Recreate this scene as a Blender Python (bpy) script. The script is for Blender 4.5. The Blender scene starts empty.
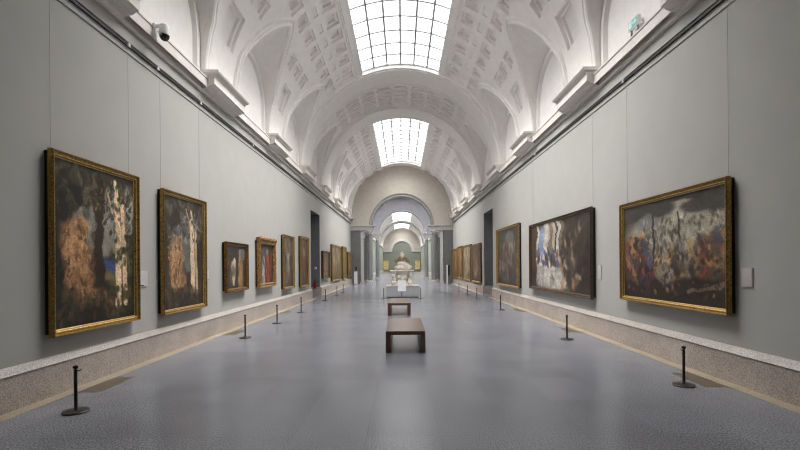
import bpy, bmesh, math, random
import numpy as np
from mathutils import Vector, Matrix, Euler

R_ = math.radians
C = bpy.context.scene.collection
SC = bpy.context.scene

# ------------------------------------------------------------------ materials
def srgb(r, g, b):
    f = lambda c: (c/255/12.92) if c/255 <= .04045 else ((c/255+.055)/1.055)**2.4
    return (f(r), f(g), f(b), 1)

def new_mat(name):
    m = bpy.data.materials.new(name); m.use_nodes = True
    nt = m.node_tree
    return m, nt, nt.nodes['Principled BSDF']

def coords(nt, scale=(1, 1, 1)):
    tc = nt.nodes.new('ShaderNodeTexCoord'); mp = nt.nodes.new('ShaderNodeMapping')
    mp.inputs['Scale'].default_value = scale
    nt.links.new(tc.outputs['Object'], mp.inputs['Vector'])
    return mp.outputs['Vector']

def noise_mix(nt, vec, c1, c2, scale, detail=4, lo=.35, hi=.65):
    n = nt.nodes.new('ShaderNodeTexNoise'); n.inputs['Scale'].default_value = scale
    n.inputs['Detail'].default_value = detail
    nt.links.new(vec, n.inputs['Vector'])
    r = nt.nodes.new('ShaderNodeValToRGB')
    r.color_ramp.elements[0].position = lo; r.color_ramp.elements[1].position = hi
    r.color_ramp.elements[0].color = c1; r.color_ramp.elements[1].color = c2
    nt.links.new(n.outputs['Fac'], r.inputs['Fac'])
    return r.outputs['Color'], n.outputs['Fac']

def mat_noise(name, c1, c2, scale=8, rough=.6, metal=0, detail=4, bump=0, lo=.35, hi=.65, spec=.5, scl=(1, 1, 1)):
    m, nt, b = new_mat(name)
    v = coords(nt, scl)
    col, fac = noise_mix(nt, v, c1, c2, scale, detail, lo, hi)
    nt.links.new(col, b.inputs['Base Color'])
    b.inputs['Roughness'].default_value = rough; b.inputs['Metallic'].default_value = metal
    b.inputs['Specular IOR Level'].default_value = spec
    if bump:
        bp = nt.nodes.new('ShaderNodeBump'); bp.inputs['Strength'].default_value = bump
        bp.inputs['Distance'].default_value = .01
        nt.links.new(fac, bp.inputs['Height']); nt.links.new(bp.outputs['Normal'], b.inputs['Normal'])
    return m

def mat_granite(name, dark, light, scale, rough, tile=None, mortar=None, big=None, off=0, spec=.5):
    m, nt, b = new_mat(name)
    v = coords(nt)
    col, fac = noise_mix(nt, v, dark, light, scale, 3, .38, .62)
    if big:
        c2, _ = noise_mix(nt, v, (big[0], big[0], big[0], 1), (big[1], big[1], big[1], 1), big[2], 5, .3, .7)
        mx = nt.nodes.new('ShaderNodeMix'); mx.data_type = 'RGBA'; mx.blend_type = 'MULTIPLY'
        mx.inputs[0].default_value = 1
        nt.links.new(col, mx.inputs[6]); nt.links.new(c2, mx.inputs[7]); col = mx.outputs[2]
    if tile:
        tc = nt.nodes.new('ShaderNodeTexCoord'); mp = nt.nodes.new('ShaderNodeMapping')
        mp.inputs['Rotation'].default_value = tile['rot']; mp.inputs['Location'].default_value = tile['loc']
        nt.links.new(tc.outputs['Object'], mp.inputs['Vector'])
        br = nt.nodes.new('ShaderNodeTexBrick')
        br.offset = off; br.inputs['Scale'].default_value = 1
        br.inputs['Brick Width'].default_value = tile['w']; br.inputs['Row Height'].default_value = tile['h']
        br.inputs['Mortar Size'].default_value = tile['m']; br.inputs['Mortar Smooth'].default_value = .1
        br.inputs['Color1'].default_value = (.93, .93, .93, 1); br.inputs['Color2'].default_value = (1.05, 1.05, 1.05, 1)
        br.inputs['Mortar'].default_value = (mortar, mortar, mortar, 1)
        nt.links.new(mp.outputs['Vector'], br.inputs['Vector'])
        mx = nt.nodes.new('ShaderNodeMix'); mx.data_type = 'RGBA'; mx.blend_type = 'MULTIPLY'
        mx.inputs[0].default_value = 1
        nt.links.new(col, mx.inputs[6]); nt.links.new(br.outputs['Color'], mx.inputs[7]); col = mx.outputs[2]
    nt.links.new(col, b.inputs['Base Color'])
    b.inputs['Roughness'].default_value = rough
    b.inputs['Specular IOR Level'].default_value = spec
    return m

def mat_emit(name, col, s):       # thin lit glass: glows with the sky behind it and lets daylight through
    m, nt, b = new_mat(name)
    nt.nodes.remove(b)
    out = nt.nodes['Material Output']
    e = nt.nodes.new('ShaderNodeEmission'); e.inputs['Color'].default_value = col; e.inputs['Strength'].default_value = s
    t = nt.nodes.new('ShaderNodeBsdfTransparent'); t.inputs['Color'].default_value = (.9, .9, .9, 1)
    a = nt.nodes.new('ShaderNodeAddShader')
    nt.links.new(e.outputs[0], a.inputs[0]); nt.links.new(t.outputs[0], a.inputs[1]); nt.links.new(a.outputs[0], out.inputs['Surface'])
    return m

M = {}
M['wall'] = mat_noise('grey wall paint', srgb(171, 170, 166), srgb(174, 173, 169), 2, .85, spec=.2)
M['plaster'] = mat_noise('white plaster', srgb(232, 229, 226), srgb(237, 234, 231), 5, .8, spec=.25)
M['cornice'] = mat_noise('cornice plaster', srgb(216, 212, 206), srgb(224, 220, 215), 5, .7, spec=.25)
M['stonewhite'] = mat_noise('pale grey stone', srgb(188, 187, 184), srgb(205, 204, 200), 9, .6)
M['greystone'] = mat_noise('grey stone', srgb(128, 130, 130), srgb(150, 151, 150), 14, .5, detail=6)
M['jamb'] = mat_noise('grey green paint', srgb(102, 106, 105), srgb(110, 113, 112), 4, .6)
M['greenwall'] = mat_noise('grey green wall', srgb(128, 133, 122), srgb(135, 140, 129), 3, .85)
M['lavender'] = mat_noise('pale lilac plaster', srgb(184, 184, 192), srgb(191, 191, 198), 3, .85)
M['tympanum'] = mat_noise('stone coloured plaster', srgb(182, 175, 166), srgb(190, 183, 174), 3, .85)
M['floor'] = mat_granite('polished grey granite', srgb(94, 97, 106), srgb(158, 160, 169), 60, .23,
                         tile=dict(rot=(0, 0, R_(90)), loc=(0, .38, 0), w=1.15, h=.76, m=.004), mortar=.75, big=(.9, 1.06, 1.2), off=0, spec=.5)
M['plinth'] = mat_granite('speckled pink grey granite', srgb(150, 139, 131), srgb(200, 188, 179), 70, .45,
                          tile=dict(rot=(0, R_(90), R_(90)), loc=(0, 0, 0), w=30, h=30, m=.001), mortar=.9, big=(.82, 1.1, 1.6))
M['cap'] = mat_granite('pale granite cap', srgb(146, 138, 132), srgb(194, 186, 179), 60, .4, big=(.85, 1.08, 1.5))
M['strip'] = mat_granite('beige floor border', srgb(152, 139, 119), srgb(182, 169, 148), 40, .4, big=(.9, 1.08, 2))
M['gilt'] = mat_noise('worn gilding', srgb(112, 87, 44), srgb(184, 150, 84), 34, .38, .75, bump=.8, lo=.3, hi=.7)
M['giltbright'] = mat_noise('bright gilding', srgb(190, 146, 70), srgb(244, 216, 150), 30, .3, .8, bump=.5)
M['giltdark'] = mat_noise('brown gilding', srgb(74, 50, 24), srgb(140, 100, 52), 30, .45, .6, bump=.6)
M['darkwood'] = mat_noise('dark frame wood', srgb(48, 36, 28), srgb(78, 60, 46), 12, .4, scl=(1, 1, 8))
M['carved'] = mat_noise('carved gilt wood', srgb(80, 54, 30), srgb(186, 146, 92), 22, .45, .4, bump=1)
M['backing'] = mat_noise('dark backing', srgb(26, 25, 24), srgb(34, 32, 30), 6, .8)
M['bench'] = mat_noise('dark walnut', srgb(78, 54, 41), srgb(118, 86, 66), 6, .26, scl=(6, .5, 6), detail=6)
M['black'] = mat_noise('black powder coat', srgb(24, 21, 20), srgb(34, 30, 28), 20, .45)
M['blackbase'] = mat_noise('dark bronze base', srgb(44, 38, 36), srgb(54, 47, 44), 20, .4)
M['wire'] = mat_noise('grey wire', srgb(152, 150, 147), srgb(160, 158, 155), 10, .5)
M['track'] = mat_noise('black track', srgb(28, 28, 28), srgb(38, 38, 38), 10, .5)
M['rail'] = mat_noise('grey rail', srgb(112, 113, 111), srgb(120, 121, 119), 10, .6)
M['marble'] = mat_noise('ivory marble', srgb(222, 214, 200), srgb(246, 242, 233), 7, .45, detail=6, bump=.3)
M['patina'] = mat_noise('brown stained marble', srgb(120, 98, 70), srgb(176, 152, 116), 9, .5, detail=6, bump=.3)
M['pedestal'] = mat_noise('grey pedestal', srgb(184, 185, 190), srgb(190, 191, 196), 4, .5)
M['card'] = mat_noise('white card', srgb(186, 180, 178), srgb(194, 188, 186), 9, .6)
M['whitemetal'] = mat_noise('white enamel', srgb(225, 225, 228), srgb(235, 235, 238), 9, .4)
M['greymetal'] = mat_noise('grey metal', srgb(120, 122, 124), srgb(140, 142, 144), 9, .35, .6)
M['glassdark'] = mat_noise('dark dome', srgb(16, 16, 20), srgb(24, 24, 28), 9, .1)
M['red'] = mat_noise('red enamel', srgb(120, 22, 20), srgb(142, 30, 26), 9, .35)
M['brass'] = mat_noise('brown brass plate', srgb(104, 94, 78), srgb(122, 111, 92), 12, .42, .3)
M['mullion'] = mat_noise('grey glazing bar', srgb(150, 150, 150), srgb(165, 165, 165), 9, .5)
SKY = 1.7
M['pane'] = mat_emit('lit frosted glass', (1, 1, 1, 1), SKY)
M['farpane'] = mat_emit('lit frosted glass far', (1, 1, 1, 1), 2.0)
M['oculus'] = mat_emit('lit oculus glass', (1, .98, .98, 1), 3)
M['signgreen'] = mat_noise('green sign face', srgb(126, 196, 184), srgb(138, 204, 192), 5, .5)
M['palepaper'] = mat_noise('pale paper', srgb(188, 183, 184), srgb(196, 191, 192), 5, .5)  # plain paper colour of the label sheets

# ------------------------------------------------------------------ helpers
def link(name, me, mat=None, parent=None, smooth=None):
    o = bpy.data.objects.new(name, me); C.objects.link(o)
    if mat is not None:
        for m in (mat if isinstance(mat, (list, tuple)) else [mat]):
            me.materials.append(m)
    if parent is not None: o.parent = parent
    if smooth is not None:
        me.polygons.foreach_set('use_smooth', [True]*len(me.polygons))
        me.set_sharp_from_angle(angle=R_(smooth))
    return o

def obj(name, verts, faces, mat, parent=None, smooth=None, mids=None):
    me = bpy.data.meshes.new(name)
    me.from_pydata([tuple(v) for v in verts], [], faces); me.update()
    if mids is not None: me.polygons.foreach_set('material_index', mids)
    return link(name, me, mat, parent, smooth)

class MB:
    def __init__(s): s.v = []; s.f = []
    def add(s, vs, fs):
        b = len(s.v); s.v += [tuple(v) for v in vs]; s.f += [tuple(b+i for i in f) for f in fs]; return s
    def box(s, x0, x1, y0, y1, z0, z1):
        return s.add([(x0,y0,z0),(x1,y0,z0),(x1,y1,z0),(x0,y1,z0),(x0,y0,z1),(x1,y0,z1),(x1,y1,z1),(x0,y1,z1)],
              [(0,3,2,1),(4,5,6,7),(0,1,5,4),(1,2,6,5),(2,3,7,6),(3,0,4,7)])
    def lathe(s, prof, cx=0, cy=0, n=24, caps=True):
        vs = []; fs = []
        for r, z in prof:
            for k in range(n):
                a = 2*math.pi*k/n; vs.append((cx+r*math.cos(a), cy+r*math.sin(a), z))
        for i in range(len(prof)-1):
            for k in range(n):
                k2 = (k+1) % n
                fs.append((i*n+k, i*n+k2, (i+1)*n+k2, (i+1)*n+k))
        if caps: fs.append(tuple(range(n-1, -1, -1))); fs.append(tuple((len(prof)-1)*n+k for k in range(n)))
        return s.add(vs, fs)
    def tube(s, pts, r, n=8):
        pts = [Vector(p) for p in pts]; vs = []; fs = []
        for i, p in enumerate(pts):
            t = (pts[min(i+1, len(pts)-1)]-pts[max(i-1, 0)]).normalized()
            a = Vector((0, 0, 1)) if abs(t.z) < .9 else Vector((1, 0, 0))
            u = t.cross(a).normalized(); w = t.cross(u)
            for k in range(n):
                q = 2*math.pi*k/n; vs.append(p+u*(r*math.cos(q))+w*(r*math.sin(q)))
        for i in range(len(pts)-1):
            for k in range(n):
                k2 = (k+1) % n; fs.append((i*n+k, i*n+k2, (i+1)*n+k2, (i+1)*n+k))
        fs.append(tuple(range(n-1, -1, -1))); fs.append(tuple((len(pts)-1)*n+k for k in range(n)))
        return s.add(vs, fs)
    def ell(s, c, r, rot=(0, 0, 0), nu=14, nv=9):
        m = Euler([R_(a) for a in rot]).to_matrix(); vs = []; fs = []
        for i in range(nv+1):
            t = math.pi*i/nv
            for k in range(nu):
                a = 2*math.pi*k/nu
                p = Vector((r[0]*math.sin(t)*math.cos(a), r[1]*math.sin(t)*math.sin(a), r[2]*math.cos(t)))
                vs.append(m @ p + Vector(c))
        for i in range(nv):
            for k in range(nu):
                k2 = (k+1) % nu; fs.append((i*nu+k, (i+1)*nu+k, (i+1)*nu+k2, i*nu+k2))
        return s.add(vs, fs)
    def extr_y(s, prof, y0, y1):          # closed (x,z) profile extruded along y with caps
        n = len(prof); vs = [(x, y0, z) for x, z in prof]+[(x, y1, z) for x, z in prof]
        fs = [(i, (i+1) % n, n+(i+1) % n, n+i) for i in range(n)]
        fs += [tuple(range(n-1, -1, -1)), tuple(range(n, 2*n))]
        return s.add(vs, fs)
    def mirror_x(s):
        o = MB(); o.v = [(-x, y, z) for x, y, z in s.v]; o.f = [tuple(reversed(f)) for f in s.f]; return o
    def build(s, name, mat, parent=None, smooth=None, fixn=True):
        o = obj(name, s.v, s.f, mat, parent, smooth)
        if fixn:
            bm = bmesh.new(); bm.from_mesh(o.data); bmesh.ops.recalc_face_normals(bm, faces=bm.faces); bm.to_mesh(o.data); bm.free()
            if smooth is not None: o.data.set_sharp_from_angle(angle=R_(smooth))
        return o

def bevel(o, w, seg=2):
    m = o.modifiers.new('bevel', 'BEVEL'); m.width = w; m.segments = seg; m.limit_method = 'ANGLE'; return o

def struct(o): o['kind'] = 'structure'; return o
def tag(o, label, cat, group=None):
    o['label'] = label; o['category'] = cat
    if group: o['group'] = group
    return o
def thing(name, label, cat, loc=(0, 0, 0), rz=0, group=None):
    o = bpy.data.objects.new(name, None); C.objects.link(o); o.empty_display_size = .1
    o.location = loc; o.rotation_euler = (0, 0, rz)
    return tag(o, label, cat, group)
def dup(root, loc, label, rz=None):
    r = root.copy(); C.objects.link(r); r.location = loc; r['label'] = label
    if rz is not None: r.rotation_euler = (0, 0, rz)
    for ch in list(root.children):
        c = ch.copy(); C.objects.link(c); c.parent = r
        for g in list(ch.children):
            d = g.copy(); C.objects.link(d); d.parent = c
    return r

# ------------------------------------------------------------------ room constants
XW = 4.9            # half width of the gallery
RV = 4.85; ZS = 6.45  # vault radius and springing
Y0, Y1 = -13.0, 42.4
DO0, DO1, DH = 23.9, 26.5, 4.8   # side doorways
XL = 4.99            # lunette wall
SKA = 22.3          # half angle of skylight

# floor
struct(MB().box(-8, 8, Y0, 117, -.2, 0).build('floor', M['floor']))

# side walls
for sx, nm in ((-1, 'wall_left'), (1, 'wall_right')):
    b = MB()
    b.box(XW, XW+.9, Y0, DO0, 0, 6.06); b.box(XW, XW+.9, DO1, Y1+.8, 0, 6.06); b.box(XW, XW+.9, DO0, DO1, DH, 6.06)
    if sx < 0: b = b.mirror_x()
    struct(b.build(nm, M['wall']))
    # doorway lining and leaf
    d = MB()
    for ya, yb in ((DO0-.0, DO0+.03), (DO1-.03, DO1)):
        d.box(XW+.006, XW+.9, ya, yb, 0, DH)
    d.box(XW+.006, XW+.9, DO0, DO1, DH-.03, DH)
    if sx < 0: d = d.mirror_x()
    dr = struct(d.build('door_1' if sx < 0 else 'door_2', M['jamb']))
    l = MB().box(XW+.9, XW+.98, DO0, DO1, 0, DH)
    for k in range(2):
        for z0, z1 in ((.3, 1.4), (1.6, 3.2), (3.4, 4.6)):
            l.box(XW+.87, XW+.9, DO0+.15+k*1.25, DO0+1.25+k*1.25, z0, z1)
    if sx < 0: l = l.mirror_x()
    l.build('leaf', M['jamb'], dr)
struct(MB().box(-XW-.9, XW+.9, Y0-.3, Y0, 0, 11.8).build('wall_back', M['wall']))

# granite plinths with a sloping cap, and the pale border set in the floor beside them
prof = [(XW+.02, 0), (4.82, 0), (4.82, .435), (XW+.02, .435)]
capp = [(XW+.02, .435), (4.815, .435), (4.805, .445), (4.82, .462), (4.885, .535), (XW+.02, .54)]
for sx, nm in ((-1, 'left'), (1, 'right')):
    b = MB(); c = MB(); s = MB()
    for a, e in ((Y0, DO0), (DO1, Y1)):
        y = a
        while y < e-.01:
            y2 = min(y+2.6, e)
            b.extr_y(prof, y+.0015, y2-.0015); c.extr_y(capp, y+.0015, y2-.0015); y = y2
        s.box(4.62, 4.83, a, e, -.01, .004)
    for ya, yb in ((DO0, DO0+.08), (DO1-.08, DO1)):        # return into the doorway
        b.box(4.9, XW+.88, ya, yb, 0, .5)
    if sx < 0: b, c, s = b.mirror_x(), c.mirror_x(), s.mirror_x()
    o = struct(b.build('baseboard_'+nm, M['plinth'])); c.build('cap', M['cap'], o)
    struct(s.build('trim_1' if sx < 0 else 'trim_2', M['strip']))

# picture rail, lighting track, cornice along each wall
corn = [(XW+.02, 6.06), (4.85, 6.06), (4.83, 6.075), (4.83, 6.12), (4.86, 6.135), (4.87, 6.17), (4.87, 6.29), (4.755, 6.29), (4.755, 6.165), (4.74, 6.165), (4.74, 6.36), (4.72, 6.37), (4.72, 6.40), (XL+.03, 6.42), (XL+.03, 6.06)]
for sx, nm in ((-1, 3), (1, 4)):
    b = MB().extr_y(corn, Y0, Y1)
    if sx < 0: b = b.mirror_x()
    struct(b.build('trim_%d' % nm, M['cornice']))
    r = MB()
    for a, e in ((Y0, Y1),):
        r.box(4.885, XW+.01, a, e, 5.60, 5.615); r.box(4.875, XW+.01, a, e, 5.80, 5.815)
    if sx < 0: r = r.mirror_x()
    struct(r.build('trim_%d' % (nm+2), M['rail']))
    t = MB().box(4.865, XW+.005, Y0, Y1, 5.725, 5.765)
    if sx < 0: t = t.mirror_x()
    tr = struct(t.build('trim_%d' % (nm+4), M['track']))
    for y in ((7.95, 8.9, 10.8, 14.6) if sx < 0 else (9.7, 16.1)):
        q = MB().box(4.845, 4.87, y-.03, y+.03, 5.715, 5.775)
        if sx < 0: q = q.mirror_x()
        q.build('clamp', M['whitemetal'], tr)

# projecting impost blocks under the piers of the vault
blk = [(XW+.02, 6.07), (4.84, 6.07), (4.82, 6.15), (4.66, 6.20), (4.60, 6.25), (4.56, 6.25), (4.56, 6.43), (4.53, 6.45), (4.50, 6.50), (4.50, 6.56), (XW+.02, 6.56)]
PIERS = [1.53+5.2*k for k in range(-3, 9)]
k = 9
for sx in (-1, 1):
    for c in PIERS:
        a, e = c-1.05, min(c+1.05, Y1-.02)
        if e < Y0 or a > Y1-.1 or a < Y0: continue
        b = MB().extr_y(blk, a, e)
        capb = MB().extr_y([(XW, 6.50), (4.47, 6.50), (4.44, 6.54), (4.44, 6.575), (XW, 6.575)], a-.06, min(e+.06, Y1-.01))
        b.add(capb.v, capb.f)
        if sx < 0: b = b.mirror_x()
        struct(b.build('trim_%d' % k, M['cornice'])); k += 1

# ------------------------------------------------------------------ coffered vault with lunettes
HL = 1.53
def phig(s):
    s = abs(s); return 49+5.5*s+7*s*s
def zl(s): return 7.3+math.sqrt(max(HL*HL-s*s, 0))
def bp(phi, y, r=RV):
    a = R_(phi); return (r*math.sin(a), y, ZS+r*math.cos(a))

def vault_cell(yc, sky, bn, bf, ymax=None):
    e = .012; ed = .12
    coff = []   # (yc0, hy, phi0, hphi, depth)
    offs = [-2.6, -1.56, -.52, .52, 1.56, 2.6]
    def band_side(o): return (o < -1.6 and bn) or (o > 1.6 and bf)
    if sky:
        for o in offs:
            if band_side(o): continue
            hy = .36; oo = o
            if o == -1.56 and bn: hy, oo = .22, -1.22
            if o == 1.56 and bf: hy, oo = .22, 1.22
            coff.append((oo, hy, 30.6, 3.0, .09)); coff.append((oo, hy, 43, 3.0, .09))
            coff.append((oo, hy-.1, 36.7, 1.1, .03))
    else:
        for o in (-1.14, -.38, .38, 1.14):
            for p in (0, 10.9, 21.8, 32.7):
                coff.append((o, .33, p, 4.75, .09))
            coff.append((o, .30, 43, 3.0, .06))
    for o in offs:
        if band_side(o) or abs(o) < 1.5: continue
        if abs(o) < 2: 
            if (o < 0 and bn) or (o > 0 and bf): continue
            coff.append((o*1.1, .30, 55, 3.0, .09)); continue
        coff.append((o, .36, 55, 3.0, .09)); coff.append((o, .48, 69, 6.0, .09))
    ys = set(np.round(np.arange(-2.6, 2.6001, .08), 4))
    ph = set(np.round(np.arange(0, 90.01, 1.5), 3))
    for b in (-HL, HL): ys |= {b-e, b, b+e}
    for q in (HL+.16, HL+.34): ys |= {q-e/2, q+e/2, -q-e/2, -q+e/2}
    ph |= {SKA, SKA+.05, 25.4, 25.5, 26.3, 26.4}
    for (o, hy, p, hp, d) in coff:
        for q, w in ((hy, hp), (hy-.11, hp-1.2)):
            if q <= .05 or w <= .3: continue
            for sg in (-1, 1):
                ys |= {o+sg*q-e/2, o+sg*q+e/2}; ph |= {p+sg*w-ed/2, p+sg*w+ed/2}
    ys = np.array(sorted(v for v in ys if -2.6 <= v <= 2.6)); ph = np.array(sorted(v for v in ph if 0 <= v <= 90))
    if ymax is not None: ys = np.unique(np.append(ys, 41.2-yc)); ys = ys[ys <= ymax-yc+1e-6]
    Yg, Pg = np.meshgrid(ys, ph, indexing='ij')
    H = np.zeros_like(Yg)
    for (o, hy, p, hp, d) in coff:
        H[(abs(Yg-o) < hy) & (abs(Pg-p) < hp)] = d
        if hy > .25 and hp > 2: H[(abs(Yg-o) < hy-.11) & (abs(Pg-p) < hp-1.2)] = d*1.9
    if sky:
        H[(Pg < 25.45)] = -.05
        H[(Pg >= 25.45) & (Pg < 26.35)] = -.02
    if bn: H[Yg < -HL] = -.09; H[Yg < -HL-.16] = -.13; H[Yg < -HL-.34] = -.11
    if bf: H[Yg > HL] = -.09; H[Yg > HL+.16] = -.13; H[Yg > HL+.34] = -.11
    lim = np.where(abs(Yg) < HL, 49+5.5*abs(Yg)+7*Yg*Yg, 90)
    Pc = np.minimum(Pg, lim)
    H = np.where(Pg >= lim-.01, np.where(abs(Yg) < HL, 0, H), H)
    rad = RV+H; a = np.radians(Pc)
    X = rad*np.sin(a); Z = ZS+rad*np.cos(a)
    ny, nph = Yg.shape
    V = []; F = []
    for sx in (-1, 1):
        b0 = len(V)
        V += list(zip((sx*X).ravel().tolist(), (Yg+yc).ravel().tolist(), Z.ravel().tolist()))
        for i in range(ny-1):
            ym = (ys[i]+ys[i+1])/2
            g = phig(ym) if abs(ym) < HL else 99
            gi = max(lim[i, 0], lim[i+1, 0])
            for j in range(nph-1):
                if ph[j] >= gi: break
                if sky and yc+ym < 41.2 and abs(ym) < HL + (0 if (bn and ym < 0) or (bf and ym > 0) else 9) and ph[j+1] <= SKA+1e-6: continue
                q = (b0+i*nph+j, b0+i*nph+j+1, b0+(i+1)*nph+j+1, b0+(i+1)*nph+j)
                F.append(q if sx > 0 else q[::-1])
        # lunette soffit
        S = np.linspace(-HL, HL, 41)
        rows = 6
        if ymax is not None: S = S[S+yc <= ymax]
        b0 = len(V)
        for s in S:
            g = np.array(bp(phig(s), yc+s, RV+.02)); w = np.array((XL, yc+s, zl(s)))
            for r in range(rows+1):
                p = g+(w-g)*r/rows; V.append((sx*p[0], p[1], p[2]))
        for i in range(len(S)-1):
            for r in range(rows):
                q = (b0+i*(rows+1)+r, b0+i*(rows+1)+r+1, b0+(i+1)*(rows+1)+r+1, b0+(i+1)*(rows+1)+r)
                F.append(q if sx > 0 else q[::-1])
        # jambs
        for sg in (-1, 1):
            if ymax is not None and yc+sg*HL > ymax+.1: continue
            b0 = len(V); y = yc+sg*HL
            for p in np.linspace(phig(HL), 90, 8):
                q = bp(p, y, RV-.0); V.append((sx*q[0], y, q[2]))
            V.append((sx*RV, y, 6.3)); V.append((sx*XL, y, 6.3)); V.append((sx*XL, y, zl(HL)))
            F.append(tuple(range(b0, len(V))))
        # lunette wall and its raised blind panel, set in a thin reveal
        def archpoly(r, zc, zb, x, n=32):
            pts = [(sx*x, yc-r, zb)]
            for t in range(n+1):
                an = math.pi-math.pi*t/n; pts.append((sx*x, yc+r*math.cos(an), zc+r*math.sin(an)))
            pts.append((sx*x, yc+r, zb)); return pts
        for rr, x, zb in ((HL, XL, 6.3), (HL-.30, XL-.04, 6.3)):
            P = archpoly(rr, 7.3, zb, x); b0 = len(V); V += P; F.append(tuple(range(b0, b0+len(P))))
        P1 = archpoly(HL-.30, 7.3, 6.3, XL-.04); P2 = archpoly(HL-.30, 7.3, 6.3, XL+.01); b0 = len(V); V += P1+P2; n = len(P1)
        for i in range(n-1): F.append((b0+i, b0+i+1, b0+n+i+1, b0+n+i))
        # architrave ring on the lunette wall
        P1 = archpoly(HL-.02, 7.3, 6.3, XL-.10); P2 = archpoly(HL-.16, 7.3, 6.3, XL-.10); P3 = archpoly(HL-.20, 7.3, 6.3, XL+.01)
        b0 = len(V); V += P1+P2+P3; n = len(P1)
        for i in range(n-1):
            F.append((b0+i, b0+i+1, b0+n+i+1, b0+n+i)); F.append((b0+n+i, b0+n+i+1, b0+2*n+i+1, b0+2*n+i))
        # moulding along the groin
        ss = np.linspace(-HL, HL, 57)
        pts = [(-HL, 90-.5), (-HL, 84), (-HL, 78)]+[(s, phig(s)) for s in ss]+[(HL, 78), (HL, 84), (HL, 90-.5)]
        pts = [np.array((s, RV*R_(p))) for s, p in pts]
        prf = [(.02, -.30), (-.01, .0), (-.01, .07), (.03, .10), (.08, .09), (.10, .05), (.18, .05), (.20, .075), (.235, .075), (.25, -.02)]
        if ymax is not None: pts = [p for p in pts if p[0]+yc <= ymax]
        b0 = len(V)
        for i, p in enumerate(pts):
            t0 = p-pts[max(i-1, 0)]; t1 = pts[min(i+1, len(pts)-1)]-p
            t0 = t0/np.linalg.norm(t0) if np.linalg.norm(t0) > 0 else t1/np.linalg.norm(t1)
            t1 = t1/np.linalg.norm(t1) if np.linalg.norm(t1) > 0 else t0
            t = (t0+t1); t /= np.linalg.norm(t)
            nrm = np.array((t[1], -t[0])); k_ = 1/max(.5, float(np.dot(t, t1)))
            for o, h in prf:
                q = p+nrm*o*k_ ; yy = q[0]
                if bn: yy = max(yy, -2.6)
                w = bp(math.degrees(q[1]/RV), yc+yy, RV-h); V.append((sx*w[0], w[1], w[2]))
        m = len(prf)
        for i in range(len(pts)-1):
            for j in range(m-1):
                F.append((b0+i*m+j, b0+i*m+j+1, b0+(i+1)*m+j+1, b0+(i+1)*m+j))
    return struct(obj('ceiling', V, F, M['plaster'], smooth=25))

CELLS = [(-11.47, False, True, False), (-6.27, False, False, False), (-1.07, False, False, True), (4.13, False, True, True),
         (9.33, True, True, False), (14.53, True, False, False), (19.73, True, False, True), (24.93, False, True, True),
         (30.13, True, True, False), (35.33, True, False, False), (40.53, True, False, False)]
for c in CELLS: vault_cell(*c, ymax=Y1+.02 if c[0] > 40 else None)

# skylights: lit frosted panes in a grid of glazing bars
def skylight(name, ya, yb, r=RV+.10, zs=ZS, step=1.04, mat='pane', full=True):
    V = []; F = []; N = 18
    for y in (ya, yb):
        for k_ in range(N+1):
            p = bp(-SKA+2*SKA*k_/N, y, r+.06); V.append((p[0], p[1], p[2]-ZS+zs))
    for k_ in range(N): F.append((k_, k_+1, N+1+k_+1, N+1+k_))
    w = struct(obj(name, V, F, M[mat]))
    g = MB(); n6 = 6
    def bar(phi, y0, y1, wd, h):
        a = R_(phi); ca, sa = math.cos(a), math.sin(a)
        pts = []
        for y in (y0, y1):
            for du, dr in ((-wd, -h), (wd, -h), (wd, h), (-wd, h)):
                pts.append(((r+dr)*sa+du*ca, y, zs+(r+dr)*ca-du*sa))
        g.add(pts, [(0,1,2,3),(7,6,5,4),(0,4,5,1),(1,5,6,2),(2,6,7,3),(3,7,4,0)])
    for k_ in range(n6+1):
        bar(-SKA+2*SKA*k_/n6, ya, yb, .032 if 0 < k_ < n6 else .05, .03)
    if full:
        ny = round((yb-ya)/step)
        for j in range(ny+1):
            y = ya+(yb-ya)*j/ny; hw = .032 if 0 < j < ny else .06
            for k_ in range(N):
                p0 = -SKA+2*SKA*k_/N; p1 = -SKA+2*SKA*(k_+1)/N
                pts = []
                for p in (p0, p1):
                    a = R_(p)
                    for dy, dr in ((-hw, -.03), (hw, -.03), (hw, .03), (-hw, .03)):
                        pts.append(((r+dr)*math.sin(a), y+dy, zs+(r+dr)*math.cos(a)))
                g.add(pts, [(0,4,5,1),(1,5,6,2),(2,6,7,3),(3,7,4,0)])
    g.build('glazing_bars', M['mullion'], w)
    fr = MB(); Nn = 18     # upstand round the opening
    for y in (ya, yb):
        for k_ in range(Nn):
            a0 = -SKA+2*SKA*k_/Nn; a1 = -SKA+2*SKA*(k_+1)/Nn
            q = [bp(a0, y, RV-.06), bp(a1, y, RV-.06), bp(a1, y, RV+.2), bp(a0, y, RV+.2)]
            fr.add([(x, yy, z-ZS+zs) for x, yy, z in q], [(0, 1, 2, 3)])
    for sg in (-1, 1):
        q = [bp(sg*SKA, ya, RV-.06), bp(sg*SKA, yb, RV-.06), bp(sg*SKA, yb, RV+.2), bp(sg*SKA, ya, RV+.2)]
        fr.add([(x, yy, z-ZS+zs) for x, yy, z in q], [(0, 1, 2, 3)])
    fr.build('frame', M['plaster'], w)
    return w
skylight('window_1', 7.80, 21.26)
skylight('window_2', 28.60, 41.2)

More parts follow.
